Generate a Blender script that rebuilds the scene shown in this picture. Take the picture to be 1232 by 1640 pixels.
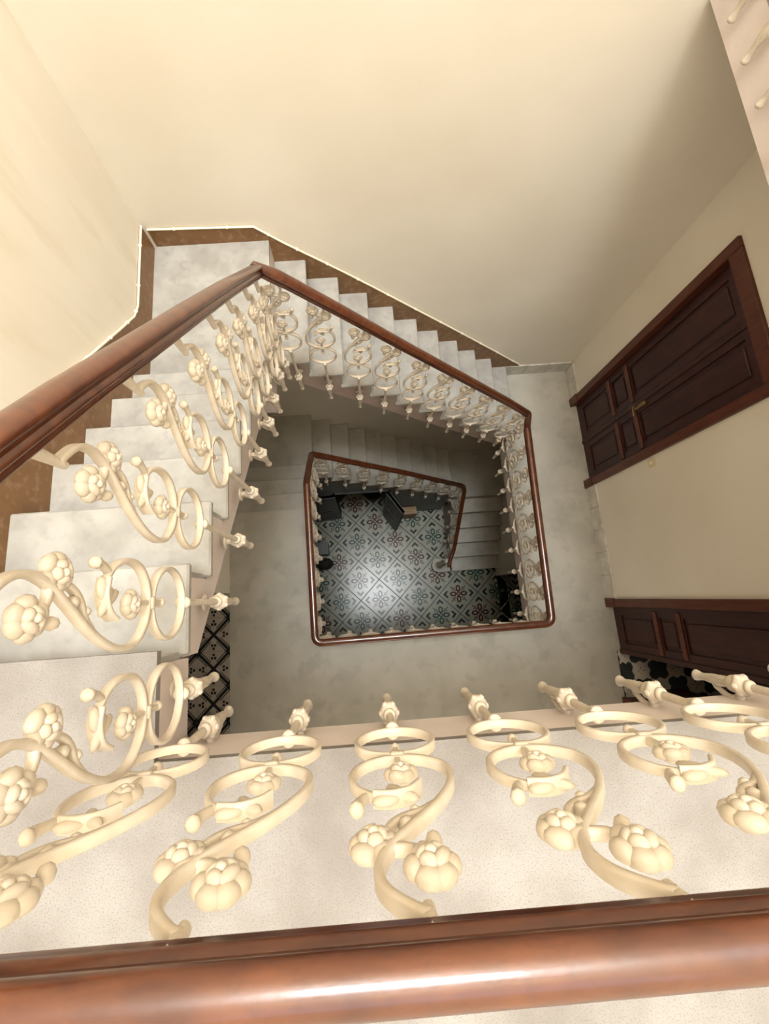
import bpy, math, random
from mathutils import Vector, Matrix
random.seed(7)
for o in list(bpy.data.objects): bpy.data.objects.remove(o)
SC = bpy.context.scene
COL = SC.collection
PI = math.pi

# ------------------------------------------------------------------ camera
CAMZ = 1.1492
cam_d = bpy.data.cameras.new('camera')
cam = bpy.data.objects.new('camera', cam_d); COL.objects.link(cam)
pit, rol, yaw = 0.2296, -0.0040, -0.0711
R = Matrix.Rotation(yaw, 4, 'Z') @ Matrix.Rotation(rol, 4, 'Y') @ Matrix.Rotation(pit, 4, 'X')
cam.matrix_world = Matrix.Translation((0, 0, CAMZ)) @ R
cam_d.sensor_fit = 'AUTO'; cam_d.sensor_width = 36.0
cam_d.lens = 757.57 / 1640 * 36
cam_d.shift_x = (616 - 593.40) / 1640
cam_d.shift_y = -(820 - 781.24) / 1640
cam_d.clip_start = 0.02; cam_d.clip_end = 100
SC.camera = cam

# ------------------------------------------------------------------ world, daylight through the skylight, exposure
W = bpy.data.worlds.new('World'); SC.world = W; W.use_nodes = True
bg = W.node_tree.nodes['Background']
bg.inputs[0].default_value = (0.95, 0.97, 1.0, 1); bg.inputs[1].default_value = 0.6
XRW = 2.219
def area(name, loc, size, power, color, rot=(0, 0, 0)):
    l = bpy.data.lights.new(name, 'AREA'); l.shape = 'RECTANGLE'; l.size, l.size_y = size
    l.energy = power; l.color = color
    o = bpy.data.objects.new(name, l); o.location = loc; o.rotation_euler = rot; COL.objects.link(o); return o
area('skylight_daylight', (0.30, 0.25, 8.98), (2.5, 2.3), 960, (0.92, 0.97, 1.0))
area('fill_front', (0.3, -2.30, 3.4), (2.4, 2.0), 34, (0.92, 0.98, 1.0), (math.radians(-90), 0, PI))  # added fill from behind the viewer to brighten the upper walls
area('fill_right', (XRW - .04, 0.1, 3.6), (2.0, 1.8), 34, (0.92, 0.97, 1.0), (0, math.radians(90), 0))  # added fill from high on the right, brightens the left wall and flight
area('fill_middle', (0.4, -2.30, -2.45), (1.9, 0.9), 16, (1.0, 0.90, 0.74), (math.radians(-90), 0, PI))  # added warm fill to lift the grey landing and right wall
SC.view_settings.view_transform = 'Standard'; SC.view_settings.look = 'None'
SC.view_settings.gamma = 1.0; SC.view_settings.use_curve_mapping = False
SC.view_settings.exposure = 0.15
SC.cycles.max_bounces = 8; SC.cycles.diffuse_bounces = 5; SC.cycles.glossy_bounces = 3; SC.cycles.transmission_bounces = 2

# ------------------------------------------------------------------ solved dimensions (metres)
r = 0.187
XL, XR, YB = -1.155, 2.219, 2.167
XL1 = -1.285
WL, WR, WB, WT = -0.494, 1.474, -0.317, 1.431
WB1 = -0.352
YA, GL = -0.0846, 0.2174
XB, GB = -0.4566, 0.1986
TH = 0.196
Z1 = -18 * r
ZG = -38 * r
YF = -2.35
ZTOP = 9.0

# ------------------------------------------------------------------ materials
def new_mat(name):
    m = bpy.data.materials.new(name); m.use_nodes = True
    return m, m.node_tree, m.node_tree.nodes['Principled BSDF']
def noise_mat(name, c1, c2, scale=4, detail=5, rough=0.6, bump=0.0, bscale=60, lo=0.35, hi=0.65, spec=0.3,
              c3=None, s3=40, amt3=0.3, stretch=None, coat=0, coat_rough=0.1):
    m, nt, b = new_mat(name)
    N, L = nt.nodes, nt.links
    tc = N.new('ShaderNodeTexCoord'); mp = N.new('ShaderNodeMapping')
    L.new(tc.outputs['Object'], mp.inputs[0])
    if stretch: mp.inputs['Scale'].default_value = stretch
    n1 = N.new('ShaderNodeTexNoise'); n1.inputs['Scale'].default_value = scale; n1.inputs['Detail'].default_value = detail
    L.new(mp.outputs[0], n1.inputs['Vector'])
    cr = N.new('ShaderNodeValToRGB'); L.new(n1.outputs[0], cr.inputs[0])
    cr.color_ramp.elements[0].position = lo; cr.color_ramp.elements[1].position = hi
    cr.color_ramp.elements[0].color = (*c1, 1); cr.color_ramp.elements[1].color = (*c2, 1)
    out = cr.outputs[0]
    if c3:
        n3 = N.new('ShaderNodeTexNoise'); n3.inputs['Scale'].default_value = s3; n3.inputs['Detail'].default_value = 3
        L.new(mp.outputs[0], n3.inputs['Vector'])
        r3 = N.new('ShaderNodeValToRGB'); L.new(n3.outputs[0], r3.inputs[0])
        r3.color_ramp.elements[0].position = 0.52; r3.color_ramp.elements[1].position = 0.68
        r3.color_ramp.elements[0].color = (0, 0, 0, 1); r3.color_ramp.elements[1].color = (amt3, amt3, amt3, 1)
        mx = N.new('ShaderNodeMix'); mx.data_type = 'RGBA'
        L.new(r3.outputs[0], mx.inputs[0]); L.new(out, mx.inputs[6]); mx.inputs[7].default_value = (*c3, 1)
        out = mx.outputs[2]
    L.new(out, b.inputs['Base Color'])
    b.inputs['Roughness'].default_value = rough
    b.inputs['Specular IOR Level'].default_value = spec
    if coat:
        b.inputs['Coat Weight'].default_value = coat; b.inputs['Coat Roughness'].default_value = coat_rough
    if bump:
        n2 = N.new('ShaderNodeTexNoise'); n2.inputs['Scale'].default_value = bscale; n2.inputs['Detail'].default_value = 4
        L.new(mp.outputs[0], n2.inputs['Vector'])
        bp = N.new('ShaderNodeBump'); bp.inputs['Strength'].default_value = bump; bp.inputs['Distance'].default_value = 0.01
        L.new(n2.outputs[0], bp.inputs['Height']); L.new(bp.outputs[0], b.inputs['Normal'])
    return m
def plain(name, c, rough=0.5, metal=0.0, spec=0.4):
    m, nt, b = new_mat(name)
    b.inputs['Base Color'].default_value = (*c, 1); b.inputs['Roughness'].default_value = rough
    b.inputs['Metallic'].default_value = metal; b.inputs['Specular IOR Level'].default_value = spec
    return m
M = {}
M['wall'] = noise_mat('cream_wall_paint', (0.75, 0.68, 0.565), (0.805, 0.74, 0.635), 1.3, 6, 0.75, 0.05, 25, spec=0.15)
M['wall_scuffed'] = noise_mat('scuffed_cream_paint', (0.765, 0.695, 0.58), (0.81, 0.745, 0.64), 1.5, 6, 0.75, 0.05, 25, spec=0.15,
                              c3=(0.60, 0.50, 0.33), s3=2.2, amt3=0.32, stretch=(1, 3.2, 0.8))
M['marble'] = noise_mat('worn_white_marble', (0.305, 0.286, 0.255), (0.40, 0.38, 0.345), 7, 8, 0.5, 0.06, 90, spec=0.3,
                        c3=(0.235, 0.222, 0.20), s3=22, amt3=0.35)
M['terrazzo'] = noise_mat('speckled_landing_stone', (0.20, 0.178, 0.160), (0.285, 0.266, 0.248), 4.5, 9, 0.55, 0.12, 140, spec=0.25,
                          c3=(0.13, 0.105, 0.09), s3=300, amt3=0.5)
M['greystone'] = noise_mat('grey_landing_stone', (0.41, 0.385, 0.325), (0.50, 0.47, 0.405), 3, 8, 0.55, 0.05, 60, spec=0.3,
                           c3=(0.33, 0.30, 0.25), s3=7, amt3=0.5)
M['fascia_lit'] = noise_mat('pale_pinkish_fascia_paint_lit', (0.62, 0.53, 0.485), (0.69, 0.60, 0.555), 6, 5, 0.6, 0.05, 60)  # whitewashed stringer paint, paled further for the lit slab edges and left flight
M['string_shaded'] = noise_mat('taupe_stringer_paint_shaded', (0.36, 0.275, 0.23), (0.43, 0.335, 0.285), 6, 5, 0.6, 0.05, 60)  # same paint with the back flight's shade put into its colour
M['soffit'] = plain('pale_soffit_paint', (0.66, 0.58, 0.47), 0.7)
M['dado'] = noise_mat('brown_dado_paint', (0.17, 0.085, 0.03), (0.225, 0.115, 0.045), 5, 5, 0.4, 0.04, 50, c3=(0.55, 0.42, 0.33), s3=28, amt3=0.18)
M['bead'] = plain('cream_bead_paint', (0.86, 0.78, 0.60), 0.5)
M['iron'] = noise_mat('cream_painted_iron', (0.51, 0.43, 0.33), (0.60, 0.52, 0.42), 18, 5, 0.42, 0.05, 120, spec=0.45, c3=(0.58, 0.47, 0.32), s3=60, amt3=0.3)
M['rail'] = noise_mat('varnished_mahogany', (0.060, 0.0135, 0.0045), (0.110, 0.030, 0.009), 14, 7, 0.30, 0.03, 70, spec=0.5, stretch=(1, 1, 4), coat=0.5, coat_rough=0.12, c3=(0.04, 0.01, 0.005), s3=50, amt3=0.25)
M['door'] = noise_mat('dark_mahogany_door', (0.026, 0.0050, 0.0035), (0.046, 0.0095, 0.006), 6, 6, 0.45, 0.03, 60, spec=0.4, stretch=(6, 6, 1))
M['doorframe'] = noise_mat('red_brown_door_frame', (0.070, 0.016, 0.007), (0.11, 0.030, 0.012), 6, 6, 0.4, 0.03, 60, spec=0.4, stretch=(6, 6, 1))
M['brass'] = plain('dull_brass', (0.30, 0.21, 0.10), 0.5, 0.8)
M['skirt'] = noise_mat('white_marble_skirting', (0.55, 0.51, 0.44), (0.68, 0.64, 0.57), 9, 6, 0.45, 0.03, 60, c3=(0.4, 0.37, 0.32), s3=14, amt3=0.4)
M['switch'] = plain('ivory_switch_plastic', (0.66, 0.56, 0.36), 0.4)
M['grout'] = plain('black_grout', (0.012, 0.014, 0.013), 0.5)
M['tile_cream'] = noise_mat('glazed_tile_ground', (0.27, 0.265, 0.205), (0.33, 0.325, 0.255), 8, 5, 0.22, spec=0.3)
M['tile_black'] = plain('tile_black_print', (0.016, 0.018, 0.017), 0.22, 0.0, 0.2)
M['tile_red'] = plain('tile_red_print', (0.065, 0.010, 0.009), 0.22, 0.0, 0.2)
M['tile_green'] = plain('tile_green_print', (0.024, 0.062, 0.048), 0.22, 0.0, 0.2)
M['tile_white'] = noise_mat('white_mosaic_tile', (0.48, 0.42, 0.36), (0.58, 0.52, 0.45), 9, 5, 0.4)
M['tile_dark'] = noise_mat('dark_mosaic_tile', (0.030, 0.036, 0.034), (0.05, 0.055, 0.05), 9, 5, 0.35)
M['tile_grey'] = noise_mat('taupe_mosaic_tile', (0.34, 0.29, 0.24), (0.40, 0.35, 0.29), 9, 5, 0.45)
M['leafdoor'] = noise_mat('dark_cupboard_door_paint', (0.028, 0.023, 0.021), (0.04, 0.033, 0.030), 5, 5, 0.45, spec=0.4)
M['crate'] = noise_mat('pale_crate_wood', (0.30, 0.19, 0.10), (0.38, 0.25, 0.14), 6, 6, 0.6, stretch=(1, 6, 6))
M['greyboard'] = plain('grey_box_board', (0.17, 0.175, 0.175), 0.6)
M['blackbag'] = plain('black_bag_fabric', (0.02, 0.017, 0.015), 0.8)
M['underwall'] = noise_mat('grey_understairs_paint', (0.24, 0.245, 0.235), (0.28, 0.285, 0.27), 3, 5, 0.6)
M['black'] = plain('black_skirting_paint', (0.015, 0.015, 0.016), 0.4)
M['glass'] = plain('skylight_frame_paint', (0.7, 0.7, 0.66), 0.5)
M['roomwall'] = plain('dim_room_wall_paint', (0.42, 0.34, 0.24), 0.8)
M['red'] = plain('bright_red_cloth', (0.62, 0.02, 0.03), 0.6)

# ------------------------------------------------------------------ mesh builder
class MB:
    def __init__(s): s.v = []; s.f = []; s.m = []; s.mats = []
    def mi(s, mat):
        if mat not in s.mats: s.mats.append(mat)
        return s.mats.index(mat)
    def add(s, vs, fs, mat=None):
        b = len(s.v); s.v += [tuple(p) for p in vs]; k = s.mi(mat) if mat else 0
        for f in fs: s.f.append(tuple(b + i for i in f)); s.m.append(k)
        return s
    def box(s, x0, x1, y0, y1, z0, z1, mat=None, bev=0.0):
        if bev > 0:
            c = [(x0, x1), (y0, y1), (z0, z1)]
            vs = []; idx = {}
            for ix in (0, 1):
                for iy in (0, 1):
                    for iz in (0, 1):
                        for ax in range(3):
                            p = [c[0][ix], c[1][iy], c[2][iz]]
                            sg = (ix, iy, iz)
                            for o in range(3):
                                if o != ax: p[o] += bev if sg[o] == 0 else -bev
                            idx[(ix, iy, iz, ax)] = len(vs); vs.append(p)
            F = []
            for ax in range(3):
                o1, o2 = [a for a in range(3) if a != ax]
                for sd in (0, 1):
                    loop = []
                    for a, b_ in ((0, 0), (1, 0), (1, 1), (0, 1)):
                        k = [0, 0, 0]; k[ax] = sd; k[o1] = a; k[o2] = b_; loop.append(idx[(*k, ax)])
                    if (sd == 0) == (ax != 1): loop.reverse()
                    F.append(loop)
            for ax in range(3):          # edges along ax
                o1, o2 = [a for a in range(3) if a != ax]
                for a in (0, 1):
                    for b_ in (0, 1):
                        k0 = [0, 0, 0]; k0[o1] = a; k0[o2] = b_; k1 = list(k0); k1[ax] = 1
                        F.append([idx[(*k0, o1)], idx[(*k1, o1)], idx[(*k1, o2)], idx[(*k0, o2)]])
            for ix in (0, 1):
                for iy in (0, 1):
                    for iz in (0, 1): F.append([idx[(ix, iy, iz, 0)], idx[(ix, iy, iz, 1)], idx[(ix, iy, iz, 2)]])
            return s.add(vs, F, mat)
        v = [(x, y, z) for x in (x0, x1) for y in (y0, y1) for z in (z0, z1)]
        return s.add(v, [(0, 1, 3, 2), (4, 6, 7, 5), (0, 4, 5, 1), (2, 3, 7, 6), (0, 2, 6, 4), (1, 5, 7, 3)], mat)
    def prism(s, poly, a0, a1, plane='xy', mat=None):
        n = len(poly)
        def P(u, w, a):
            return (u, w, a) if plane == 'xy' else ((a, u, w) if plane == 'yz' else (u, a, w))
        vs = [P(u, w, a0) for u, w in poly] + [P(u, w, a1) for u, w in poly]
        fs = [tuple(range(n))[::-1], tuple(range(n, 2 * n))] + [(i, (i + 1) % n, n + (i + 1) % n, n + i) for i in range(n)]
        return s.add(vs, fs, mat)
    def poly(s, pts, z, mat=None):
        return s.add([(x, y, z) for x, y in pts], [tuple(range(len(pts)))], mat)
    def lathe(s, prof, n=16, mat=None, loc=(0, 0, 0)):
        vs = []
        for rr, z in prof:
            for i in range(n):
                a = 2 * PI * i / n; vs.append((loc[0] + rr * math.cos(a), loc[1] + rr * math.sin(a), loc[2] + z))
        fs = []
        for j in range(len(prof) - 1):
            for i in range(n):
                fs.append((j * n + i, j * n + (i + 1) % n, (j + 1) * n + (i + 1) % n, (j + 1) * n + i))
        fs.append(tuple(range(n))[::-1]); fs.append(tuple(range((len(prof) - 1) * n, len(prof) * n)))
        return s.add(vs, fs, mat)
    def tube(s, path, rad, n=8, mat=None):
        path = [Vector(p) for p in path]; vs = []; m = len(path)
        rads = rad if isinstance(rad, (list, tuple)) else [rad] * m
        prev = None
        for i, p in enumerate(path):
            t = (path[min(i + 1, m - 1)] - path[max(i - 1, 0)]).normalized()
            if prev is None:
                a = Vector((0, 0, 1)) if abs(t.z) < 0.9 else Vector((1, 0, 0)); e1 = t.cross(a).normalized()
            else: e1 = (prev - t * prev.dot(t)).normalized()
            prev = e1; e2 = t.cross(e1)
            for k in range(n):
                a = 2 * PI * k / n; vs.append(p + (e1 * math.cos(a) + e2 * math.sin(a)) * rads[i])
        fs = [(j * n + i, j * n + (i + 1) % n, (j + 1) * n + (i + 1) % n, (j + 1) * n + i) for j in range(m - 1) for i in range(n)]
        fs += [tuple(range(n))[::-1], tuple(range((m - 1) * n, m * n))]
        return s.add(vs, fs, mat)
    def ellipsoid(s, c, rad, nu=10, nv=6, mat=None, rot=None):
        vs = [(0, 0, -1)]; 
        for j in range(1, nv):
            ph = -PI / 2 + PI * j / nv
            for i in range(nu):
                a = 2 * PI * i / nu; vs.append((math.cos(ph) * math.cos(a), math.cos(ph) * math.sin(a), math.sin(ph)))
        vs.append((0, 0, 1)); top = len(vs) - 1
        fs = [(0, 1 + (i + 1) % nu, 1 + i) for i in range(nu)]
        for j in range(nv - 2):
            for i in range(nu):
                a = 1 + j * nu
                fs.append((a + i, a + (i + 1) % nu, a + nu + (i + 1) % nu, a + nu + i))
        a = 1 + (nv - 2) * nu
        fs += [(a + i, a + (i + 1) % nu, top) for i in range(nu)]
        out = []
        for v in vs:
            q = Vector((v[0] * rad[0], v[1] * rad[1], v[2] * rad[2]))
            if rot: q = rot @ q
            out.append(q + Vector(c))
        return s.add(out, fs, mat)
    def band(s, path, hw, hd, y=0.0, closed=False, mat=None, bev=0.35, taper=None):
        """flat bar swept along a (u,v) path; half width hw in the plane, half depth hd along local y"""
        n = len(path); sec = []
        b = min(hw, hd) * bev
        for a, d in ((hw, hd - b), (hw - b, hd), (-hw + b, hd), (-hw, hd - b), (-hw, -hd + b), (-hw + b, -hd), (hw - b, -hd), (hw, -hd + b)): sec.append((a, d))
        vs = []
        for i, (u, v) in enumerate(path):
            if closed: p0, p1 = path[i - 1], path[(i + 1) % n]
            else: p0, p1 = path[max(i - 1, 0)], path[min(i + 1, n - 1)]
            t = Vector((p1[0] - p0[0], p1[1] - p0[1])).normalized(); nx, nv_ = -t.y, t.x
            k = taper[i] if taper else 1.0
            for a, d in sec: vs.append((u + nx * a * k, y + d * k, v + nv_ * a * k))
        m = len(sec); fs = []
        for j in range(n if closed else n - 1):
            j2 = (j + 1) % n
            for i in range(m): fs.append((j * m + i, j * m + (i + 1) % m, j2 * m + (i + 1) % m, j2 * m + i))
        if not closed: fs += [tuple(range(m))[::-1], tuple(range((n - 1) * m, n * m))]
        return s.add(vs, fs, mat)
    def mesh(s, name, mat=None, smooth=None):
        me = bpy.data.meshes.new(name); me.from_pydata(s.v, [], s.f)
        mats = [M[x] for x in s.mats] if s.mats else [M[mat]]
        for x in mats: me.materials.append(x)
        if s.mats: me.polygons.foreach_set('material_index', s.m)
        import bmesh
        bm = bmesh.new(); bm.from_mesh(me); bmesh.ops.recalc_face_normals(bm, faces=bm.faces); bm.to_mesh(me); bm.free()
        if smooth is not None:
            me.polygons.foreach_set('use_smooth', [True] * len(me.polygons)); me.set_sharp_from_angle(angle=math.radians(smooth))
        me.update(); return me
    def build(s, name, mat=None, parent=None, smooth=None, loc=None):
        return link(name, s.mesh(name, mat, smooth), parent, loc)
def link(name, me, parent=None, loc=None, rotz=0, scale=None):
    o = bpy.data.objects.new(name, me); COL.objects.link(o)
    if parent: o.parent = parent
    if loc is not None: o.location = loc
    if rotz: o.rotation_euler[2] = rotz
    if scale: o.scale = scale
    return o
def tag(o, label=None, cat=None, group=None, kind=None):
    if label: o['label'] = label
    if cat: o['category'] = cat
    if group: o['group'] = group
    if kind: o['kind'] = kind
    return o
def empty(name, loc=(0, 0, 0)):
    o = bpy.data.objects.new(name, None); COL.objects.link(o); o.location = loc; o.empty_display_size = 0.1; return o
def struct(o, label=None): return tag(o, label, kind='structure')

# ------------------------------------------------------------------ room shell
def wall_boxes(name, boxes, mat, label):
    mb = MB()
    for b in boxes: mb.box(*b)
    return struct(mb.build(name, mat), label)
def holes(a0, a1, z0, z1, hs):
    """split a rectangle (a,z) around holes (a0,a1,z0,z1) lying side by side"""
    out = []; cur = a0
    for h in sorted(hs):
        if h[0] > cur: out.append((cur, h[0], z0, z1))
        if h[2] > z0: out.append((h[0], h[1], z0, h[2]))
        if h[3] < z1: out.append((h[0], h[1], h[3], z1))
        cur = h[1]
    if cur < a1: out.append((cur, a1, z0, z1))
    return out
wall_boxes('wall_back', [(XL1 - .2, XR + .2, YB, YB + .2, ZG - .1, ZTOP + .1)], 'wall', 'tall cream plastered back wall rising behind the stone stairs')
wall_boxes('wall_left', [(XL - .3, XL, YF, YB, -1.78, ZTOP + .1)], 'wall_scuffed', 'scuffed cream wall on the left of the upper flight')
LD = (-1.40, 0.139, Z1 - .16, Z1 + 1.55)
wall_boxes('wall_left_below', [(XL1 - .1, XL1, a, b, c, d) for a, b, c, d in holes(YF, YB, ZG - .1, -1.78, [LD])], 'wall', 'cream wall below the left flight, open onto a tiled room')
D1 = (0.897, 1.826, Z1, -1.095)
D2 = (-1.090, -0.161, Z1, -1.095)
GR = (YF, 0.22, ZG, ZG + 2.5)
WR4 = (-.95, 1.15, 2.65, 4.55)
segs = holes(YF, YB, Z1 - TH, -.5, [D1, (D2[0], D2[1], Z1 - TH, D2[3])]) + holes(YF, YB, -.5, ZTOP + .1, [WR4]) + holes(YF, YB, ZG - .1, Z1 - TH, [GR])
wall_boxes('wall_right', [(XR, XR + .16, a, b, c, d) for a, b, c, d in segs], 'wall', 'cream right-hand wall holding the dark panelled doors')
WM = (-.6, 1.4, -2.95, -1.95)
WN = (-0.95, 1.55, 2.35, 4.45)
wall_boxes('wall_front', [(a, b, YF - .2, YF, c, d) for a, b, c, d in holes(XL1 - .2, XR + .2, ZG - .1, -.9, [WM]) + holes(XL1 - .2, XR + .2, -.9, ZTOP + .1, [WN])], 'wall', 'cream wall behind the viewer')
SKY = (-1.0, 1.6, -0.95, 1.45)
wall_boxes('ceiling', [(XL1 - .2, SKY[0], YF - .2, YB + .2, ZTOP, ZTOP + .15), (SKY[1], XR + .2, YF - .2, YB + .2, ZTOP, ZTOP + .15),
                       (SKY[0], SKY[1], YF - .2, SKY[2], ZTOP, ZTOP + .15), (SKY[0], SKY[1], SKY[3], YB + .2, ZTOP, ZTOP + .15)], 'soffit', 'pale ceiling around the skylight')
sk = struct(empty('window_1', (0, 0, ZTOP)), 'skylight of glazing bars over the stairwell')
for i in range(5):
    x = SKY[0] + (SKY[1] - SKY[0]) * i / 4; MB().box(x - .02, x + .02, SKY[2], SKY[3], .04, .10).build('glazing_bar', 'glass', sk)
wn = struct(empty('added_window_front', (0, YF, 0)), 'unseen window added in the wall behind the viewer')  # unseen window made up to house the front fill
MB().box(WN[0], WN[0] + .05, -.14, -.08, WN[2], WN[3]).box(WN[1] - .05, WN[1], -.14, -.08, WN[2], WN[3]).box(WN[0], WN[1], -.14, -.08, WN[2], WN[2] + .05).box(WN[0], WN[1], -.14, -.08, WN[3] - .05, WN[3]).build('added_window_frame', 'glass', wn)
MB().box(.18, .22, -.14, -.08, WN[2], WN[3]).build('glazing_bar', 'glass', wn)
wr4 = struct(empty('added_window_right', (XR, 0, 0)), 'unseen high window added in the right wall above the view')  # unseen window made up to house the right fill
MB().box(.06, .12, WR4[0], WR4[0] + .05, WR4[2], WR4[3]).box(.06, .12, WR4[1] - .05, WR4[1], WR4[2], WR4[3]).box(.06, .12, WR4[0], WR4[1], WR4[2], WR4[2] + .05).box(.06, .12, WR4[0], WR4[1], WR4[3] - .05, WR4[3]).build('added_window_frame', 'glass', wr4)
MB().box(.06, .12, .08, .12, WR4[2], WR4[3]).build('glazing_bar', 'glass', wr4)
wm = struct(empty('added_window_middle', (0, YF, 0)), 'unseen window added over the grey landing, below the viewer')  # unseen window made up to house the landing fill
MB().box(WM[0], WM[0] + .05, -.14, -.08, WM[2], WM[3]).box(WM[1] - .05, WM[1], -.14, -.08, WM[2], WM[3]).box(WM[0], WM[1], -.14, -.08, WM[2], WM[2] + .05).box(WM[0], WM[1], -.14, -.08, WM[3] - .05, WM[3]).build('added_window_frame', 'glass', wm)
MB().box(.38, .42, -.14, -.08, WM[2], WM[3]).build('glazing_bar', 'glass', wm)

# rooms seen through the doorways on the middle floor
wall_boxes('wall_room_left', [(-3.2, -3.1, YF, .25, Z1 - .1, Z1 + 2.4), (-3.2, XL1 - .1, .139, .25, Z1 - .1, Z1 + 2.4), (-3.2, XL1 - .1, YF - .1, YF, Z1 - .1, Z1 + 2.4), (-3.2, XL1 - .1, YF, .25, Z1 + 2.4, Z1 + 2.5)], 'roomwall', 'dim wall of the tiled room on the left')
wall_boxes('wall_room_right', [(4.6, 4.7, YF, .6, Z1 - .1, Z1 + 2.5), (XR + .16, 4.7, .5, .6, Z1 - .1, Z1 + 2.5), (XR + .16, 4.7, YF - .1, YF, Z1 - .1, Z1 + 2.5), (XR + .16, 4.7, YF, .6, Z1 + 2.5, Z1 + 2.6)], 'roomwall', 'dim wall of the room behind the half-open door')
wall_boxes('wall_ground_right', [(5.0, 5.1, YF, .35, ZG - .1, ZG + 2.6), (XR + .16, 5.1, .22, .35, ZG - .1, ZG + 2.6), (XR + .16, 5.1, YF - .1, YF, ZG - .1, ZG + 2.6), (XR + .16, 5.1, YF, .35, ZG + 2.5, ZG + 2.6)], 'roomwall', 'dim passage wall on the ground floor')

# ------------------------------------------------------------------ floors
def slab(name, poly, z, top_mat, label, th=TH, top_th=.022, body=None):
    o = struct(MB().prism(poly, z - top_th, z).build(name, top_mat), label)
    MB().prism(body or poly, z - th, z - top_th).build('slab_edge', 'fascia_lit', o)
    return o
slab('floor_upper', [(XL, YF), (XR, YF), (XR, YB), (WR, YB), (WR, WB), (WL, WB), (WL, YA), (XL, YA)], 0.0, 'terrazzo',
     'pale speckled stone landing under the nearest balustrade',
     body=[(XL, YF), (XR, YF), (XR, YB), (WR, YB), (WR, WB), (WL, WB), (WL, YA - .037), (XL, YA - .037)])
slab('floor_middle', [(XL1, YF), (XR, YF), (XR, YB), (WR + .02, YB), (WR + .02, WT), (WR, WT), (WR, WB1), (WL, WB1), (WL, .89), (XL1, .89)], Z1, 'greystone',
     'grey stone landing one floor down')

fm = bpy.data.objects['floor_middle']
MB().box(XR, XR + .09, D1[0], D1[1], Z1 - .03, Z1 + .003).build('threshold', 'greystone', fm)
MB().box(XR, XR + .115, -.625, D2[1], Z1 - .03, Z1 + .003).build('threshold', 'greystone', fm)
# ------------------------------------------------------------------ stairs
def flight(name, label, axis, sgn, nos, zs, wall, well, depth, mat, to_floor=None, smat='string_shaded'):
    """nos: nosing positions n0..nk along axis; zs: tread height reached before nosing i; treads between nosings"""
    root = tag(empty(name, (0, 0, 0)), label, 'staircase')
    inner = well - .022 if well > wall else well + .022
    wall += .004 if well > wall else -.004
    a0, a1 = sorted((wall, well)); i0, i1 = sorted((wall, inner))
    def bx(mb, p0, p1, c0, c1, z0, z1, bev=0):
        p0, p1 = sorted((p0, p1))
        return mb.box(c0, c1, p0, p1, z0, z1, bev=bev) if axis == 'y' else mb.box(p0, p1, c0, c1, z0, z1, bev=bev)
    n = len(nos)
    for i in range(1, n):
        z = zs[i]
        bx(MB(), nos[i - 1] - sgn * .03, nos[i], a0, a1, z - .028, z, .006).build('tread', mat, root, smooth=30)
    for i in range(n):
        zt = zs[i] - .028; zb = (zs[i + 1] if i + 1 < n else zs[i] - r) - (.028 if i + 1 < n else 0.0)
        bx(MB(), nos[i] - sgn * .036, nos[i] - sgn * .02, i0, i1, zb, zt).build('riser', mat, root)
    # stepped carriage with sloping soffit
    poly = []
    for i in range(1, n):
        zt = zs[i] - .028
        poly.append((nos[i - 1] - sgn * .036, zt)); poly.append((nos[i] - sgn * .036, zt))
    end = nos[-1] - sgn * .036
    if to_floor is None:
        slope = r / abs(nos[1] - nos[0])
        zend = zs[-1] - depth
        zsta = zs[0] - depth
        poly.append((end, zs[-1] - r if zend > zs[-1] - r else zend)) if False else None
        poly.append((end, zend)); poly.append((nos[0] - sgn * .036, zsta))
    else:
        poly.append((end, to_floor)); poly.append((nos[0] - sgn * .036, to_floor))
    mb = MB(); mb.prism(poly, i0, i1, 'yz' if axis == 'y' else 'xz'); mb.build('stringer', smat, root)
    return root
nl = [YA + GL * k for k in range(7)]
flight('stair_flight', 'upper left flight of pale stone steps descending away beside the scuffed wall', 'y', 1, nl, [-r * k for k in range(7)], XL, WL, .33, 'marble', smat='fascia_lit')
nb = [XB + GB * k for k in range(11)]
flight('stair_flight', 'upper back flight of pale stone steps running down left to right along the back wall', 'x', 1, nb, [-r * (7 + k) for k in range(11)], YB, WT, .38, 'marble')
nl2 = [.89 + .2043 * k for k in range(4)]
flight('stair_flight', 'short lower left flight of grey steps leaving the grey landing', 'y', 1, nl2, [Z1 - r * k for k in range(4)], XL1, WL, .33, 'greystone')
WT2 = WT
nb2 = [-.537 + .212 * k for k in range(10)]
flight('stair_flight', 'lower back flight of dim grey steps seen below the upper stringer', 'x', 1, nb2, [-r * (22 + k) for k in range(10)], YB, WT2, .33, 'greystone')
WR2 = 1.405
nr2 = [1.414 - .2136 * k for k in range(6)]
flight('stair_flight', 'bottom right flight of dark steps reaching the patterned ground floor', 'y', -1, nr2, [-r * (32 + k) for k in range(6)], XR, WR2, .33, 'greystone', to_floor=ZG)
def quarter(name, poly, z, mat, label):
    return slab(name, poly, z, mat, label, th=.36, top_th=.028)
quarter('floor_quarter_upper', [(XL, nl[6] - .03), (WL, nl[6] - .03), (WL, WT), (XB, WT), (XB, YB), (XL, YB)], -7 * r, 'marble', 'pale stone quarter landing in the back left corner')
quarter('floor_quarter_lower', [(XL1, nl2[3] - .03), (nb2[0], nl2[3] - .03), (nb2[0], YB), (XL1, YB)], -22 * r, 'greystone', 'grey quarter landing one floor further down')
quarter('floor_quarter_last', [(nb2[9] - .03, WT2), (WR2, WT2), (WR2, nr2[0]), (XR, nr2[0]), (XR, YB), (nb2[9] - .03, YB)], -32 * r, 'greystone', 'dark quarter landing above the last steps')
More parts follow.
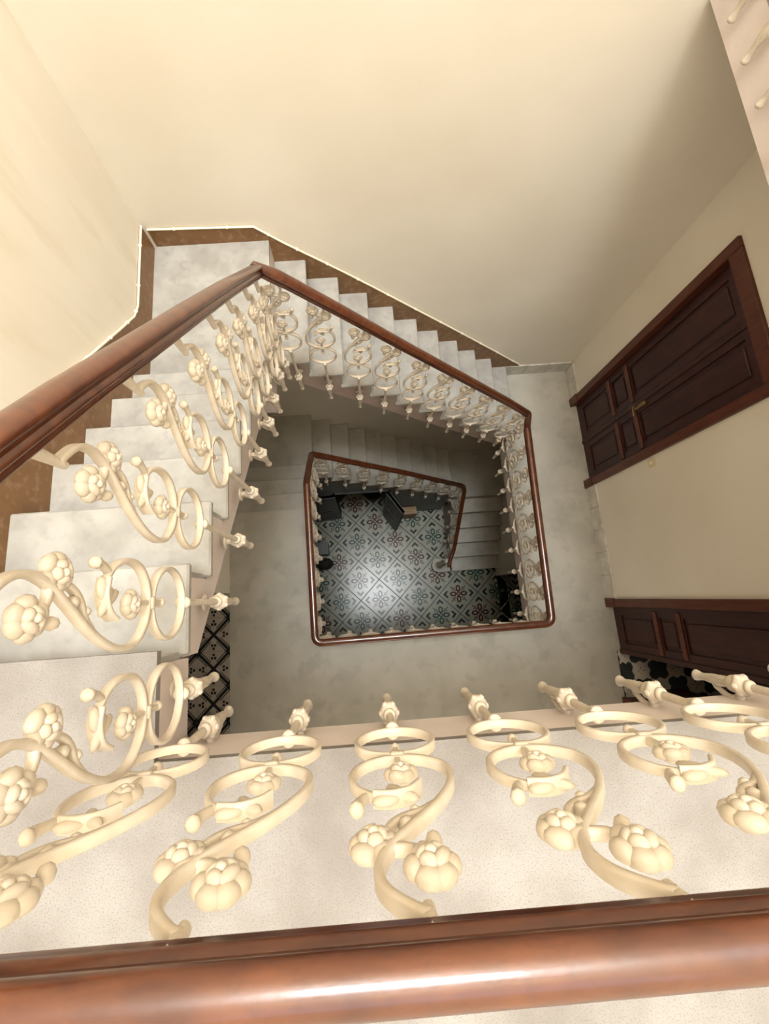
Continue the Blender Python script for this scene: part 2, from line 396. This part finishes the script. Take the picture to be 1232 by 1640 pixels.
# bullnose step at the bottom
mb = MB(); pts = []
for i in range(13):
    a = PI / 2 + PI * i / 12; pts.append((1.215 + .105 * math.cos(a), .456 + .11 * math.sin(a)))
mb.prism([(WR2 + .03, .566)] + pts + [(WR2 + .03, .346)], -37 * r - .03, -37 * r).build('curtail_tread', 'greystone', bpy.data.objects['stair_flight.004'], smooth=30)
pts2 = [(1.215 + (x - 1.215) * .86, .456 + (y - .456) * .86) for x, y in pts]
MB().prism([(WR2 + .03, .55)] + pts2 + [(WR2 + .03, .362)], ZG, -37 * r - .03).build('curtail_riser', 'string_shaded', bpy.data.objects['stair_flight.004'], smooth=30)

# brown dado band and its bead along the upper flights
def dado(name, pts, plane, at, sgn, low, label):
    poly = list(pts) + [(a, z - low) for a, z in reversed(pts)]
    mb = MB(); mb.prism(poly, at, at + sgn * .012, 'xz' if plane == 'x' else 'yz')
    o = struct(mb.build(name, 'dado'), label)
    path = [((a, at + sgn * .010, z) if plane == 'x' else (at + sgn * .010, a, z)) for a, z in pts]
    MB().tube(path, .0065, 8).build('bead', 'bead', o, smooth=60)
    for i in range(len(path) - 1):
        p, q = Vector(path[i]), Vector(path[i + 1]); d = (q - p).length; k = max(1, int(d / .24))
        for j in range(k): 
            c = p.lerp(q, (j + .5) / k); MB().ellipsoid(c, (.011, .011, .009), 8, 5).build('clip', 'bead', o, smooth=60)
    return o
dado('trim_1', [(-1.13, -1.175), (-.523, -1.197), (-.375, -1.334), (-.218, -1.465), (-.022, -1.63), (.18, -1.808), (.407, -2.012), (.856, -2.415), (1.267, -2.792), (1.662, -3.158)], 'x', YB, -1, .36,
     'brown painted dado band with cream bead along the back flight')
dado('trim_2', [(-.6, .31), (-.1, .308), (.25, .007), (.80, -.466), (1.397, -.979), (1.551, -1.107), (1.638, -1.141), (2.145, -1.133)], 'y', XL, 1, .55,
     'brown painted dado band with cream bead on the left wall')
# marble skirting blocks round the middle landing
sb = struct(empty('baseboard_right', (XR, 0, Z1)), 'white marble skirting blocks along the right wall of the grey landing')
def blocks(a0, a1, w, fn):
    n = max(1, round(abs(a1 - a0) / w)); d = (a1 - a0) / n
    for i in range(n): fn(a0 + d * i + .002, a0 + d * (i + 1) - .002, .185 + random.uniform(-.005, .005))
blocks(-.161, .897, .21, lambda a, b, h: MB().box(-.016, 0, a, b, 0, h, bev=.002).build('skirting_block', 'skirt', sb))
blocks(1.826, YB - .016, .21, lambda a, b, h: MB().box(-.016, 0, a, b, 0, h, bev=.002).build('skirting_block', 'skirt', sb))
sb2 = struct(empty('baseboard_back', (0, YB, Z1)), 'white marble skirting blocks below the back wall at the grey landing')
blocks(1.53, XR - .016, .25, lambda a, b, h: MB().box(a, b, -.016, 0, 0, h, bev=.002).build('skirting_block', 'skirt', sb2))

# ------------------------------------------------------------------ doors on the right wall
def leaf(parent, y0, y1, z0, z1, x, flip=1, handle=None, splits=(.64, .93)):
    """panelled leaf in the plane x, face towards -x"""
    lf = MB()
    st = .075
    lf.box(x, x + .035, y0, y1, z0, z1)
    zs_ = [z0, z0 + splits[0], z0 + splits[1], z1]
    w = .012
    lf.box(x - w, x, y0, y0 + st, z0, z1); lf.box(x - w, x, y1 - st, y1, z0, z1)
    for i, zz in enumerate(zs_):
        h0, h1 = (zz, zz + .12) if i == 0 else ((zz - .09, zz) if i == 3 else (zz - .045, zz + .045))
        lf.box(x - w, x, y0 + st, y1 - st, h0, h1)
    o = lf.build('leaf', 'door', parent)
    bounds = [(zs_[0] + .12, zs_[1] - .045), (zs_[1] + .045, zs_[2] - .045), (zs_[2] + .045, zs_[3] - .09)]
    for i, (a, b) in enumerate(bounds):
        MB().box(x - .010, x + .002, y0 + st + .03, y1 - st - .03, a + .03, b - .03, bev=.006).build('panel', 'door', o)
    for i in (1, 2):   # proud lock-rail mouldings
        MB().box(x - .024, x - .008, y0 + .03, y1 - .03, zs_[i] - .022, zs_[i] + .022, bev=.006).build('rail_moulding', 'doorframe', o)
    return o
def door_frame(parent, d, x):
    y0, y1, z0, z1 = d; c = .07
    MB().box(x - .022, x + .10, y0, y0 + c, z0, z1, bev=.005).build('jamb', 'doorframe', parent)
    MB().box(x - .022, x + .10, y1 - c, y1, z0, z1, bev=.005).build('jamb', 'doorframe', parent)
    MB().box(x - .022, x + .10, y0 + c, y1 - c, z1 - c - .03, z1, bev=.005).build('head', 'doorframe', parent)
    MB().box(x - .03, x, y0 - .006, y0 + c + .006, z0, z0 + .16, bev=.004).build('plinth', 'doorframe', parent)
    MB().box(x - .03, x, y1 - c - .006, y1 + .006, z0, z0 + .16, bev=.004).build('plinth', 'doorframe', parent)
d1 = struct(empty('door_1', (0, 0, 0)), 'dark mahogany double door, both leaves shut, nearest the back wall')
door_frame(d1, D1, XR)
ym = (D1[0] + D1[1]) / 2
la = leaf(d1, ym, D1[1] - .07, Z1 + .01, D1[3] - .10, XR + .045)
lb = leaf(d1, D1[0] + .07, ym, Z1 + .01, D1[3] - .10, XR + .045)
MB().box(XR + .020, XR + .045, ym - .02, ym + .02, Z1 + .01, D1[3] - .10, bev=.006).build('meeting_stile', 'door', d1)
hd = MB(); hz = -2.351; hy = ym - .035
hd.box(XR + .016, XR + .034, hy - .014, hy + .014, hz - .05, hz + .09, bev=.004)
hd.tube([(XR + .03, hy, hz), (XR - .02, hy, hz), (XR - .028, hy - .02, hz), (XR - .028, hy - .075, hz - .005)], .006, 8)
tag(hd.build('handle', 'brass', d1, smooth=40), 'dull brass lever handle')
d2 = struct(empty('door_2', (0, 0, 0)), 'dark mahogany double door with one leaf open, next to the tiled room')
door_frame(d2, D2, XR)
ym2 = (D2[0] + D2[1]) / 2
leaf(d2, ym2, D2[1] - .07, Z1 + .01, D2[3] - .10, XR + .045)
MB().box(XR + .020, XR + .045, ym2 - .02, ym2 + .02, Z1 + .01, D2[3] - .10, bev=.006).build('meeting_stile', 'door', d2)
lo = leaf(d2, 0, .39, Z1 + .01, D2[3] - .10, 0)
lo.location = (XR + .10, D2[0] + .09, 0); lo.rotation_euler[2] = math.radians(-88)
sw = tag(empty('light_switch', (XR, .847, -2.294)), 'small ivory light switch beside the closed double door', 'switch')
MB().box(-.010, 0, -.030, .030, -.045, .045, bev=.003).build('plate', 'switch', sw)
MB().box(-.016, -.008, -.009, .009, -.014, .014, bev=.002).build('rocker', 'bead', sw)

# ------------------------------------------------------------------ tiled floors
# ground floor: diamond tiles with a four-petal flower, chevrons at the corners
HD = .333
def ground_tile(col):
    h = HD - .0088; mb = MB()
    d = [(h, 0), (0, h), (-h, 0), (0, -h)]
    mb.prism([(x * 1, y * 1) for x, y in d], -.012, 0, 'xy', 'tile_cream')
    e = .0008
    def rot(p, k): 
        x, y = p
        for _ in range(k): x, y = -y, x
        return (x, y)
    for k in range(4):
        # chevron, apex towards the corner
        a, b, t = .79 * HD, .60 * HD, .088 * HD
        for s in (1, -1):
            q = [(a, 0), (b, s * .185 * HD), (b - t * .9, s * (.185 * HD - t * .5)), (a - t * 1.6, 0)]
            mb.poly([rot(p, k) for p in q], e, 'tile_black')
        # petal ring
        cx, rx, ry = .265 * HD, .178 * HD, .125 * HD
        el = lambda fx, fy: [rot((cx + rx * fx * math.cos(2 * PI * i / 14), ry * fy * math.sin(2 * PI * i / 14)), k) for i in range(14)]
        mb.poly(el(1, 1), e, col); mb.poly(el(.52, .42), 2 * e, 'tile_cream')
        # dotted quincunx between petals
        c = .30 * HD; w = .027 * HD
        for i, j in ((0, 0), (1, 1), (-1, 1), (1, -1), (-1, -1), (2, 2), (-2, -2)):
            px, py = c * .86 + i * .047 * HD, c * .86 + j * .047 * HD
            mb.poly([rot((px + sx * w, py + sy * w), k) for sx, sy in ((-1, -1), (1, -1), (1, 1), (-1, 1))], e, col if abs(i) < 2 else 'tile_black')
    circ = lambda rr: [(rr * math.cos(2 * PI * i / 14), rr * math.sin(2 * PI * i / 14)) for i in range(14)]
    mb.poly(circ(.095 * HD), 3 * e, col); mb.poly(circ(.05 * HD), 4 * e, 'tile_cream')
    return mb.mesh('patterned_tile')
fg = struct(MB().box(XL1 - .1, 5.0, YF, YB, ZG - .15, ZG - .0125).build('floor_ground', 'grout'), 'patterned tile floor at the very bottom of the stairwell')
tr, tg = ground_tile('tile_red'), ground_tile('tile_green')
for i in range(-12, 13):
    for j in range(-12, 13):
        x, y = .538 + .333 * (i + j), .969 + .333 * (j - i)
        if -1.15 < x < 2.7 and -1.3 < y < 1.75 and not (x > 1.65 and y > .6):
            link('tile', tr if j % 2 == 0 else tg, fg, (x, y, ZG))
# left room: black and taupe geometric tiles
HL = .147
def left_tile():
    h = HL - .0012; mb = MB(); e = .0006
    mb.prism([(h, h), (-h, h), (-h, -h), (h, -h)], -.012, 0, 'xy', 'tile_grey')
    def rot(p, k):
        x, y = p
        for _ in range(k): x, y = -y, x
        return (x, y)
    def sq(px, py, w, k, z): mb.poly([rot((px + sx * w, py + sy * w), k) for sx, sy in ((-1, -1), (1, -1), (1, 1), (-1, 1))], z, 'tile_black')
    for k in range(4):
        w = .018
        mb.poly([rot(p, k) for p in ((0, 0), (w, -w * 0), (h, h - w), (h, h), (h - w, h), (0, w))], e, 'tile_black')      # thick diagonal
        for n in range(9):                                                       # stepped dotted lines beside it
            t = .040 + n * .0116
            sq(min(t + .024, h - .004), t - .010, .0056, k, 2 * e); sq(min(t + .024, h - .004), -t + .010, .0056, k, 2 * e)
        sq(.092, .014, .0105, k, 2 * e); sq(.092, -.014, .0105, k, 2 * e); sq(.120, 0, .0105, k, 2 * e)
    return mb.mesh('geometric_tile')
frl = struct(MB().box(-3.1, XL1, YF, .139, Z1 - .15, Z1 - .0125).build('floor_room_left', 'grout'), 'black and taupe geometric tiles in the room under the left flight')
tl = left_tile()
for i in range(3):
    for j in range(-3, 3):
        y = -.518 + 2 * HL * j
        if -1.6 < y < .12: link('tile', tl, frl, (XL1 - HL - 2 * HL * i, y, Z1))
# right room: white scalloped tiles alternating with dark ones
SQ = .156
def scallop(mat, grow):
    pts = []
    s = SQ / 2
    for k in range(4):
        for n in range(8):
            t = -s + SQ * n / 8
            off = grow * (.010 * math.cos(4 * PI * (t + s) / SQ) - .004)
            q = (s + off, t)
            x, y = q
            for _ in range(k): x, y = -y, x
            pts.append((x, y))
    mb = MB(); mb.prism(pts, -.012, 0 if grow > 0 else -.002, 'xy', mat)
    if grow > 0:
        for k in range(4):
            q = [(.012, -.002), (.035, -.002), (.035, .002), (.012, .002)]
            for _ in range(k): q = [(-y, x) for x, y in q]
            mb.poly(q, .0006, 'tile_black')
    return mb.mesh('scalloped_tile')
frr = struct(MB().box(XR + .02, 4.6, YF, .5, Z1 - .15, Z1 - .0125).build('floor_room_right', 'grout'), 'white and dark scalloped tiles in the room behind the half-open door')
tw, td = scallop('tile_white', 1), scallop('tile_dark', -.6)
for i in range(0, 9):
    for j in range(-4, 4):
        x, y = 2.409 + SQ * (i - 1), -.807 - SQ * j * .96
        o = link('tile', tw if (i - 1 + j) % 2 == 0 else td, frr, (x, y, Z1))
        if i == 0 and y > -.60: bpy.data.objects.remove(o); continue
        if i == 0: o.scale = (.66, 1, 1); o.location.x = 2.331 - SQ * .66 / 2

# ------------------------------------------------------------------ under-stairs cupboard on the ground floor
YU = 1.455
oz = ZG + 1.82
mb = MB()
mb.prism([(XL1, ZG), (-.37, ZG), (-.37, -22 * r - .45), (XL1, -22 * r - .36)], YU, YU + .06, 'xz')
mb.prism([(-.37, oz), (.38, oz), (.38, -26.4 * r - .28), (-.37, -22.8 * r - .28)], YU, YU + .06, 'xz')
mb.prism([(.38, ZG), (WR2 - .02, ZG), (WR2 - .02, -31.2 * r - .28), (.38, -26.4 * r - .28)], YU, YU + .06, 'xz')
struct(mb.build('wall_understairs', 'underwall'), 'grey panelled wall under the lower back flight')
struct(MB().box(.41, WR2 - .02, YU - .014, YU, ZG, ZG + .10).build('baseboard_understairs', 'black'), 'black skirting under the lower back flight')
def cupboard_leaf(parent, loc, ang, w):
    mb = MB(); h = 1.80
    mb.box(0, w, -.018, .018, 0.01, h)
    for a, b in ((0, .07), (w - .07, w)):
        mb.box(a, b, -.026, .026, 0.01, h)
    for a, b in ((.01, .12), (.85, .95), (h - .09, h)): mb.box(.07, w - .07, -.026, .026, a, b)
    o = mb.build('leaf', 'leafdoor', parent); o.location = loc; o.rotation_euler[2] = ang
    for a, b in ((.16, .81), (.99, h - .13)):
        MB().box(.10, w - .10, -.024, .024, a, b, bev=.006).build('panel', 'leafdoor', o)
    return o
d3 = struct(empty('door_3', (0, 0, ZG)), 'dark double cupboard door under the stairs, both leaves open')
cupboard_leaf(d3, (-.37, YU - .03, 0), math.radians(185), .42)
cupboard_leaf(d3, (.37, YU - .03, 0), math.radians(-57), .36)
MB().box(-.40, -.37, YU - .02, YU + .08, 0, oz - ZG).build('jamb', 'leafdoor', d3)
MB().box(.38, .41, YU - .02, YU + .08, 0, oz - ZG).build('jamb', 'leafdoor', d3)
MB().box(-.40, .41, YU - .02, YU + .08, oz - ZG - .03, oz - ZG).build('head', 'leafdoor', d3)
cr = tag(empty('wooden_crate', (.77, 1.385, ZG)), 'small pale wooden crate beside the open cupboard door', 'crate')
for k in range(3): MB().box(-.135, .135, -.06 + k * .04, -.022 + k * .04, .45, .465, bev=.002).build('lid_slat', 'crate', cr)
for k in range(4): MB().box(-.135, .135, -.066, -.054, .01 + k * .11, .112 + k * .11, bev=.002).build('side_slat', 'crate', cr)
MB().box(-.133, .133, -.052, .055, 0, .448).build('body', 'crate', cr)
bx4 = tag(empty('storage_box', (-.72, .86, ZG)), 'grey box standing at the edge of the patterned floor', 'box')
MB().box(-.10, .10, -.09, .10, 0, .28, bev=.006).build('body', 'greyboard', bx4)
MB().box(-.11, .11, -.10, .11, .28, .315, bev=.006).build('lid', 'greyboard', bx4)
bag = MB()
bag.ellipsoid((0, 0, .12), (.15, .10, .13), 14, 8); bag.ellipsoid((.05, .02, .17), (.08, .07, .08), 12, 7)
tag(bag.build('black_bag', 'blackbag', None, smooth=60, loc=(-.70, .62, ZG)), 'black bag slumped in front of the grey box', 'bag')

# ------------------------------------------------------------------ handrails
def round_path(pts, rad, n=5):
    pts = [Vector(p) for p in pts]; out = [pts[0]]
    for i in range(1, len(pts) - 1):
        a, b, c = pts[i - 1], pts[i], pts[i + 1]
        d0, d1_ = (a - b), (c - b); k = min(rad, d0.length * .45, d1_.length * .45)
        p0, p1 = b + d0.normalized() * k, b + d1_.normalized() * k
        for j in range(n + 1):
            t = j / n; out.append(p0 * (1 - t) ** 2 + b * 2 * t * (1 - t) + p1 * t ** 2)
    out.append(pts[-1]); return out
PROF = []
for i in range(15):
    a = math.radians(-40 + 260 * i / 14); PROF.append((.0305 * math.cos(a), .022 * math.sin(a) + .0))
left_low = [(-.0215, -.020), (-.0195, -.024), (-.0245, -.031), (-.0255, -.037), (-.022, -.043), (-.0185, -.046), (-.019, -.056), (-.016, -.062)]
PROF = [(a * .92, b) for a, b in PROF]; left_low = [(a * .92, b) for a, b in left_low]
PROF += left_low + [(-a, b) for a, b in reversed(left_low)]
def sweep_rail(name, path, parent, mat='rail', prof=PROF):
    path = [Vector(p) for p in path]; n = len(path); m = len(prof); vs = []
    for i, p in enumerate(path):
        def hdir(a, b):
            d = b - a; d.z = 0; return d.normalized()
        ds = []
        if i > 0: ds.append(hdir(path[i - 1], p))
        if i < n - 1: ds.append(hdir(p, path[i + 1]))
        t = (ds[0] + ds[-1]).normalized(); side = Vector((t.y, -t.x, 0))
        c = max(.5, abs(t.dot(ds[0])))
        for a, b in prof: vs.append(p + side * (a / c) + Vector((0, 0, b)))
    fs = [(j * m + i, j * m + (i + 1) % m, (j + 1) * m + (i + 1) % m, (j + 1) * m + i) for j in range(n - 1) for i in range(m)]
    fs += [tuple(range(m))[::-1], tuple(range((n - 1) * m, n * m))]
    return MB().add(vs, fs).build(name, mat, parent, smooth=50)
def rail_z(path, x, y):
    best = (9, 0)
    for a, b in zip(path, path[1:]):
        a, b = Vector(a), Vector(b)
        d = Vector((b.x - a.x, b.y - a.y)); L2 = d.length_squared
        if L2 < 1e-9: continue
        t = max(0, min(1, ((x - a.x) * d.x + (y - a.y) * d.y) / L2))
        q = a.lerp(b, t); e = math.hypot(q.x - x, q.y - y)
        if e < best[0]: best = (e, q.z)
    return best[1]

# ------------------------------------------------------------------ cast-iron balusters
def spline(pts, k=6):
    out = []; P = [pts[0]] + list(pts) + [pts[-1]]
    for i in range(1, len(P) - 2):
        p0, p1, p2, p3 = P[i - 1], P[i], P[i + 1], P[i + 2]
        for j in range(k):
            t = j / k
            out.append(tuple(.5 * (2 * p1[c] + (p2[c] - p0[c]) * t + (2 * p0[c] - 5 * p1[c] + 4 * p2[c] - p3[c]) * t * t + (-p0[c] + 3 * p1[c] - 3 * p2[c] + p3[c]) * t ** 3) for c in (0, 1)))
    out.append(pts[-1]); return out
def scroll_mesh():
    mb = MB()
    S = [(-.006, .612), (.010, .603), (.038, .572), (.046, .535), (.034, .497), (.006, .455), (-.040, .395), (-.074, .335), (-.088, .280), (-.080, .232), (-.045, .197),
         (.002, .186), (.048, .197), (.080, .230), (.088, .275), (.074, .318), (.046, .342), (.022, .346)]
    p = spline(S, 5); n = len(p)
    mb.band(p, .0062, .0088, taper=[1.0 if i < n * .8 else 1 - .35 * (i - n * .8) / (n * .2) for i in range(n)])
    br = spline([(-.052, .375), (-.022, .402), (.006, .415), (.024, .432), (.034, .452)], 5)
    mb.band(br, .0055, .0072)
    mb.band(spline([(.028, .488), (.006, .492), (-.012, .505)], 4), .006, .007)              # stalk of the top flower
    mb.ellipsoid((.004, 0, .432), (.012, .011, .014), 8, 6); mb.ellipsoid((-.012, 0, .398), (.010, .010, .009), 8, 6)
    mb.ellipsoid((-.028, 0, .478), (.012, .012, .012), 8, 6)
    ring = [(.085 * math.cos(2 * PI * i / 28), .0875 + .0835 * math.sin(2 * PI * i / 28)) for i in range(28)]
    mb.band(ring, .0052, .0088, closed=True)
    mb.band([(.001, .226), (.001, .190), (.001, .158), (.001, .132)], .0058, .0075)          # clasp and bud inside the ring
    mb.ellipsoid((.001, 0, .126), (.012, .012, .013), 8, 6)
    mb.box(-.014, .014, -.012, .012, .170, .186, bev=.003)
    mb.lathe([(.007, .006), (.017, .002), (.019, -.006), (.013, -.014), (.015, -.020), (.010, -.030)], 12)
    mb.ellipsoid((.0, .0, -.002), (.022, .010, .008), 8, 5)
    mb.tube([(.060, 0, .334), (.072, 0, .352), (.076, 0, .372)], [.007, .008, .011], 8)      # curled tip
    mb.ellipsoid((.077, 0, .376), (.013, .012, .009), 8, 5)
    return mb.mesh('baluster', 'iron', 55)
def rose_mesh(R_):
    mb = MB(); rnd = random.Random(int(R_ * 1e4))
    for i in range(6):                                   # broad outer petals
        a = 2 * PI * (i + rnd.uniform(-.15, .15)) / 6; rr = R_ * rnd.uniform(.54, .64); k = rnd.uniform(.42, .54)
        mb.ellipsoid((rr * math.cos(a), rnd.uniform(-.05, .05) * R_, rr * math.sin(a)), (R_ * .36, R_ * .30, R_ * k), 10, 6, rot=Matrix.Rotation(-a, 3, 'Y'))
    for sgn in (1, -1):
        ph = rnd.uniform(0, 2)
        for i in range(4):                               # curled inner petals
            a = 2 * PI * i / 4 + ph; rr = R_ * .33; k = rnd.uniform(.30, .42)
            rot = Matrix.Rotation(-a, 3, 'Y') @ Matrix.Rotation(sgn * -.5, 3, 'Z')
            mb.ellipsoid((rr * math.cos(a), sgn * R_ * .26, rr * math.sin(a)), (R_ * .24, R_ * .20, R_ * k), 10, 6, rot=rot)
        mb.ellipsoid((rnd.uniform(-.05, .05) * R_, sgn * R_ * .38, 0), (R_ * .22, R_ * .17, R_ * .20), 9, 6)
    return mb.mesh('rosette', 'iron', 75)
def leaf_mesh():
    mb = MB()
    for (u, v, a, l) in ((.004, .338, -.55, .034), (.010, .326, -.95, .030), (.030, .352, .15, .024)):
        rot = Matrix.Rotation(-a - PI, 3, 'Y')
        mb.ellipsoid((u, 0, v), (l, .0085, .011), 10, 6, rot=rot)
    mb.band(spline([(.050, .345), (.020, .350), (-.012, .338), (-.030, .312)], 4), .004, .0125)
    return mb.mesh('leaf', 'iron', 60)
def pendant_mesh():
    mb = MB()
    mb.lathe([(.010, .016), (.016, .010), (.018, .004), (.015, -.003), (.020, -.008), (.026, -.018), (.027, -.026), (.022, -.034), (.016, -.038), (.019, -.044), (.022, -.052),
              (.018, -.062), (.0125, -.070), (.0125, -.090), (.0145, -.115), (.0125, -.140), (.0100, -.160), (.0105, -.172), (.0150, -.188), (.0155, -.194), (.012, -.199)], 14)
    for i in range(6):
        a = 2 * PI * i / 6; mb.ellipsoid((.021 * math.cos(a), .021 * math.sin(a), -.024), (.0095, .0095, .012), 7, 5)
    for i in range(4):
        a = 2 * PI * i / 4 + PI / 4; mb.ellipsoid((.012 * math.cos(a), .012 * math.sin(a), -.095), (.005, .005, .030), 6, 5)
    return mb.mesh('pendant', 'iron', 50)
def bracket_mesh():
    mb = MB()
    mb.tube([(0, .0, -.030), (0, .022, -.034), (0, .046, -.040)], [.013, .011, .012], 8)
    mb.tube([(0, .004, -.13), (0, .018, -.120), (0, .034, -.085), (0, .040, -.050)], [.006, .007, .008, .009], 8)
    mb.ellipsoid((0, .048, -.045), (.030, .007, .032), 12, 6)
    return mb.mesh('bracket', 'iron', 55)
def stem_mesh():
    mb = MB(); mb.lathe([(.0075, 0), (.0085, .3), (.0105, .62), (.0125, 1)], 12); return mb.mesh('stem', 'iron', 50)
def shaft_mesh():
    mb = MB(); mb.lathe([(.0092, 0), (.0105, -1)], 12); return mb.mesh('shaft', 'iron', 50)
ME = dict(scroll=scroll_mesh(), r1=rose_mesh(.0385), r2=rose_mesh(.0375), r3=rose_mesh(.0335), leaf=leaf_mesh(), pend=pendant_mesh(), brk=bracket_mesh(), shaft=shaft_mesh(), stem=stem_mesh())
RH = .062
def baluster(parent, x, y, zr, ztip, ang, dv=0.0):
    v0 = zr - RH - .622 + dv
    b = link('baluster', ME['scroll'], parent, (x, y, v0), ang, (.88, 1, 1))
    top = -.026; pt = (ztip + .199) - v0
    if pt > top - .01: pt = top - .01
    link('shaft', ME['shaft'], b, (0, 0, top), 0, (1, 1, top - pt))
    link('stem', ME['stem'], b, (-.004, 0, .596), 0, (1, 1, .622 - dv + .024 - .596))
    pd = link('pendant', ME['pend'], b, (0, 0, pt))
    link('bracket', ME['brk'], b, (0, 0, pt))
    link('rosette', ME['r1'], b, (-.020, 0, .527)); link('rosette', ME['r2'], b, (.052, 0, .474)); link('rosette', ME['r3'], b, (-.002, 0, .252))
    link('leaf', ME['leaf'], b, (0, 0, 0))
    return b

# nearest landing: front run and right-hand run
ZR0 = .715
XLr, YBr, XRr, YFr = WL + .05, WT - .05, WR - .05, WB + .045
def balustrade(label): return tag(empty('balustrade', (0, 0, 0)), label, 'balustrade')
b0 = balustrade('nearest balustrade across the bottom of the view, with broad red-brown handrail')
P0 = [(XRr, YB - .01, .83), (XRr, .5, .83), (XRr, .2, ZR0), (XRr, -.283, ZR0)]
p0 = round_path(P0 + [(XLr, -.283, ZR0), (XLr, -.05, ZR0)], .12)
sweep_rail('handrail', p0, b0, prof=[(a * .76, b * .80) for a, b in PROF])
for i in range(8): baluster(b0, -.415 + .2235 * i, -.281, ZR0 + .010, -.30, PI)
for i in range(11):
    y = 1.921 - .194 * i; baluster(b0, XRr + .015, y, rail_z(P0, XRr, y), -.12, -PI / 2)
# upper left flight
b1 = balustrade('balustrade of the upper left flight with its handrail sweeping down from the left edge')
LR = [(XLr, -.05, ZR0), (XLr, .11, ZR0), (-.444, .235, .589), (-.438, .340, .488), (-.429, .494, .333), (-.413, .758, .069), (-.398, 1.027, -.204), (-.376, 1.395, -.590)]
sweep_rail('handrail', round_path(LR[:3], .05) + LR[3:-1] + [Vector((-.3765, 1.385, -.580))], b1)
LT = [(-.444, -.182, -.26), (-.444, .022, -.476), (-.444, .231, -.693), (-.432, .440, -.855), (-.420, .641, -.978), (-.409, .835, -1.113), (-.400, .996, -1.207), (-.389, 1.175, -1.320), (-.382, 1.325, -1.42)]
for x, y, z in LT: baluster(b1, x, y, rail_z(LR, x, y), z, PI / 2, -.045)
# upper back flight
b2 = balustrade('balustrade of the upper back flight stepping down left to right')
BR = [(-.3765, 1.385, -.580), (-.372, 1.398, -.592), (-.285, 1.399, -.665), (-.027, 1.395, -.934), (.312, 1.391, -1.299), (.77, 1.385, -1.779), (1.201, 1.381, -2.235), (1.418, 1.381, -2.488), (1.437, 1.30, -2.619)]
sweep_rail('handrail', [Vector(BR[0])] + round_path(BR[1:], .03, 4), b2)
BT = [(-.345, 1.397, -1.788), (-.165, 1.397, -1.961), (.036, 1.394, -2.149), (.217, 1.392, -2.296), (.412, 1.390, -2.442), (.600, 1.387, -2.653), (.788, 1.385, -2.814), (.966, 1.383, -2.984), (1.154, 1.381, -3.146), (1.338, 1.381, -3.299)]
for x, y, z in BT: baluster(b2, x, y, rail_z(BR[1:8], x, y), z, 0, .022)
# landing one floor down
b3 = balustrade('balustrade framing the well on the grey landing one floor down')
ZR1 = -2.619
MR = [(1.437, 1.30, ZR1), (1.398, -.287, ZR1), (-.427, -.304, ZR1), (-.443, .945, ZR1)]
sweep_rail('handrail', round_path(MR, .06), b3)
for y in (1.353, 1.155, .953, .756, .556, .357, .152, -.042, -.245): baluster(b3, XRr, y, ZR1, Z1 - .29, -PI / 2)
for i in range(10): baluster(b3, -.395 + .1962 * i, -.305, ZR1, Z1 - .29, PI)
for i in range(6): baluster(b3, XLr, -.20 + .2045 * i, ZR1, Z1 - .29, PI / 2)
# lower flights
b4 = balustrade('dark-railed balustrade of the lower back flight inside the well')
QR = [(-.443, .945, ZR1), (-.444, .99, ZR1 - .04), (-.444, 1.275, -3.002), (-.448, 1.379, -3.17), (-.217, 1.381, -3.40), (-.035, 1.381, -3.585), (.529, 1.381, -4.135), (1.380, 1.381, -5.04)]
sweep_rail('handrail', round_path(QR, .05, 4), b4)
for y in (1.03, 1.23): baluster(b4, XLr, y, rail_z(QR[:4], XLr, y), -3.85 if y < 1.1 else -4.02, PI / 2)
for x, z in ((-.402, -4.446), (-.188, -4.677), (.041, -4.909), (.263, -5.116), (.487, -5.324), (.716, -5.542), (.926, -5.732), (1.146, -5.944), (1.345, -6.115)):
    baluster(b4, x, YBr, rail_z(QR[3:], x, YBr), z, 0)
b5 = balustrade('dark-railed balustrade of the bottom right flight ending at a newel')
NR = [(1.380, 1.381, -5.04), (1.405, 1.34, -5.11), (1.378, 1.088, -5.40), (1.352, .858, -5.65), (1.306, .61, -5.83), (1.235, .45, -5.88), (1.215, .36, -5.90)]
sweep_rail('handrail', round_path(NR, .06, 4), b5)
for k in range(4):
    y = 1.25 - .2136 * k; x = 1.390 - .026 * k
    baluster(b5, x, y, rail_z(NR, x, y), -33 * r - r * k - .30, -PI / 2)
nw = MB()
nw.lathe([(.075, 0), (.075, .03), (.055, .045), (.045, .07), (.05, .10), (.03, .16), (.035, .34), (.05, .48), (.04, .56), (.028, .62), (.034, .80), (.045, .86), (.04, .93), (.02, .95)], 18)
nw.build('newel_post', 'iron', b5, smooth=45, loc=(1.215, .456, -37 * r))
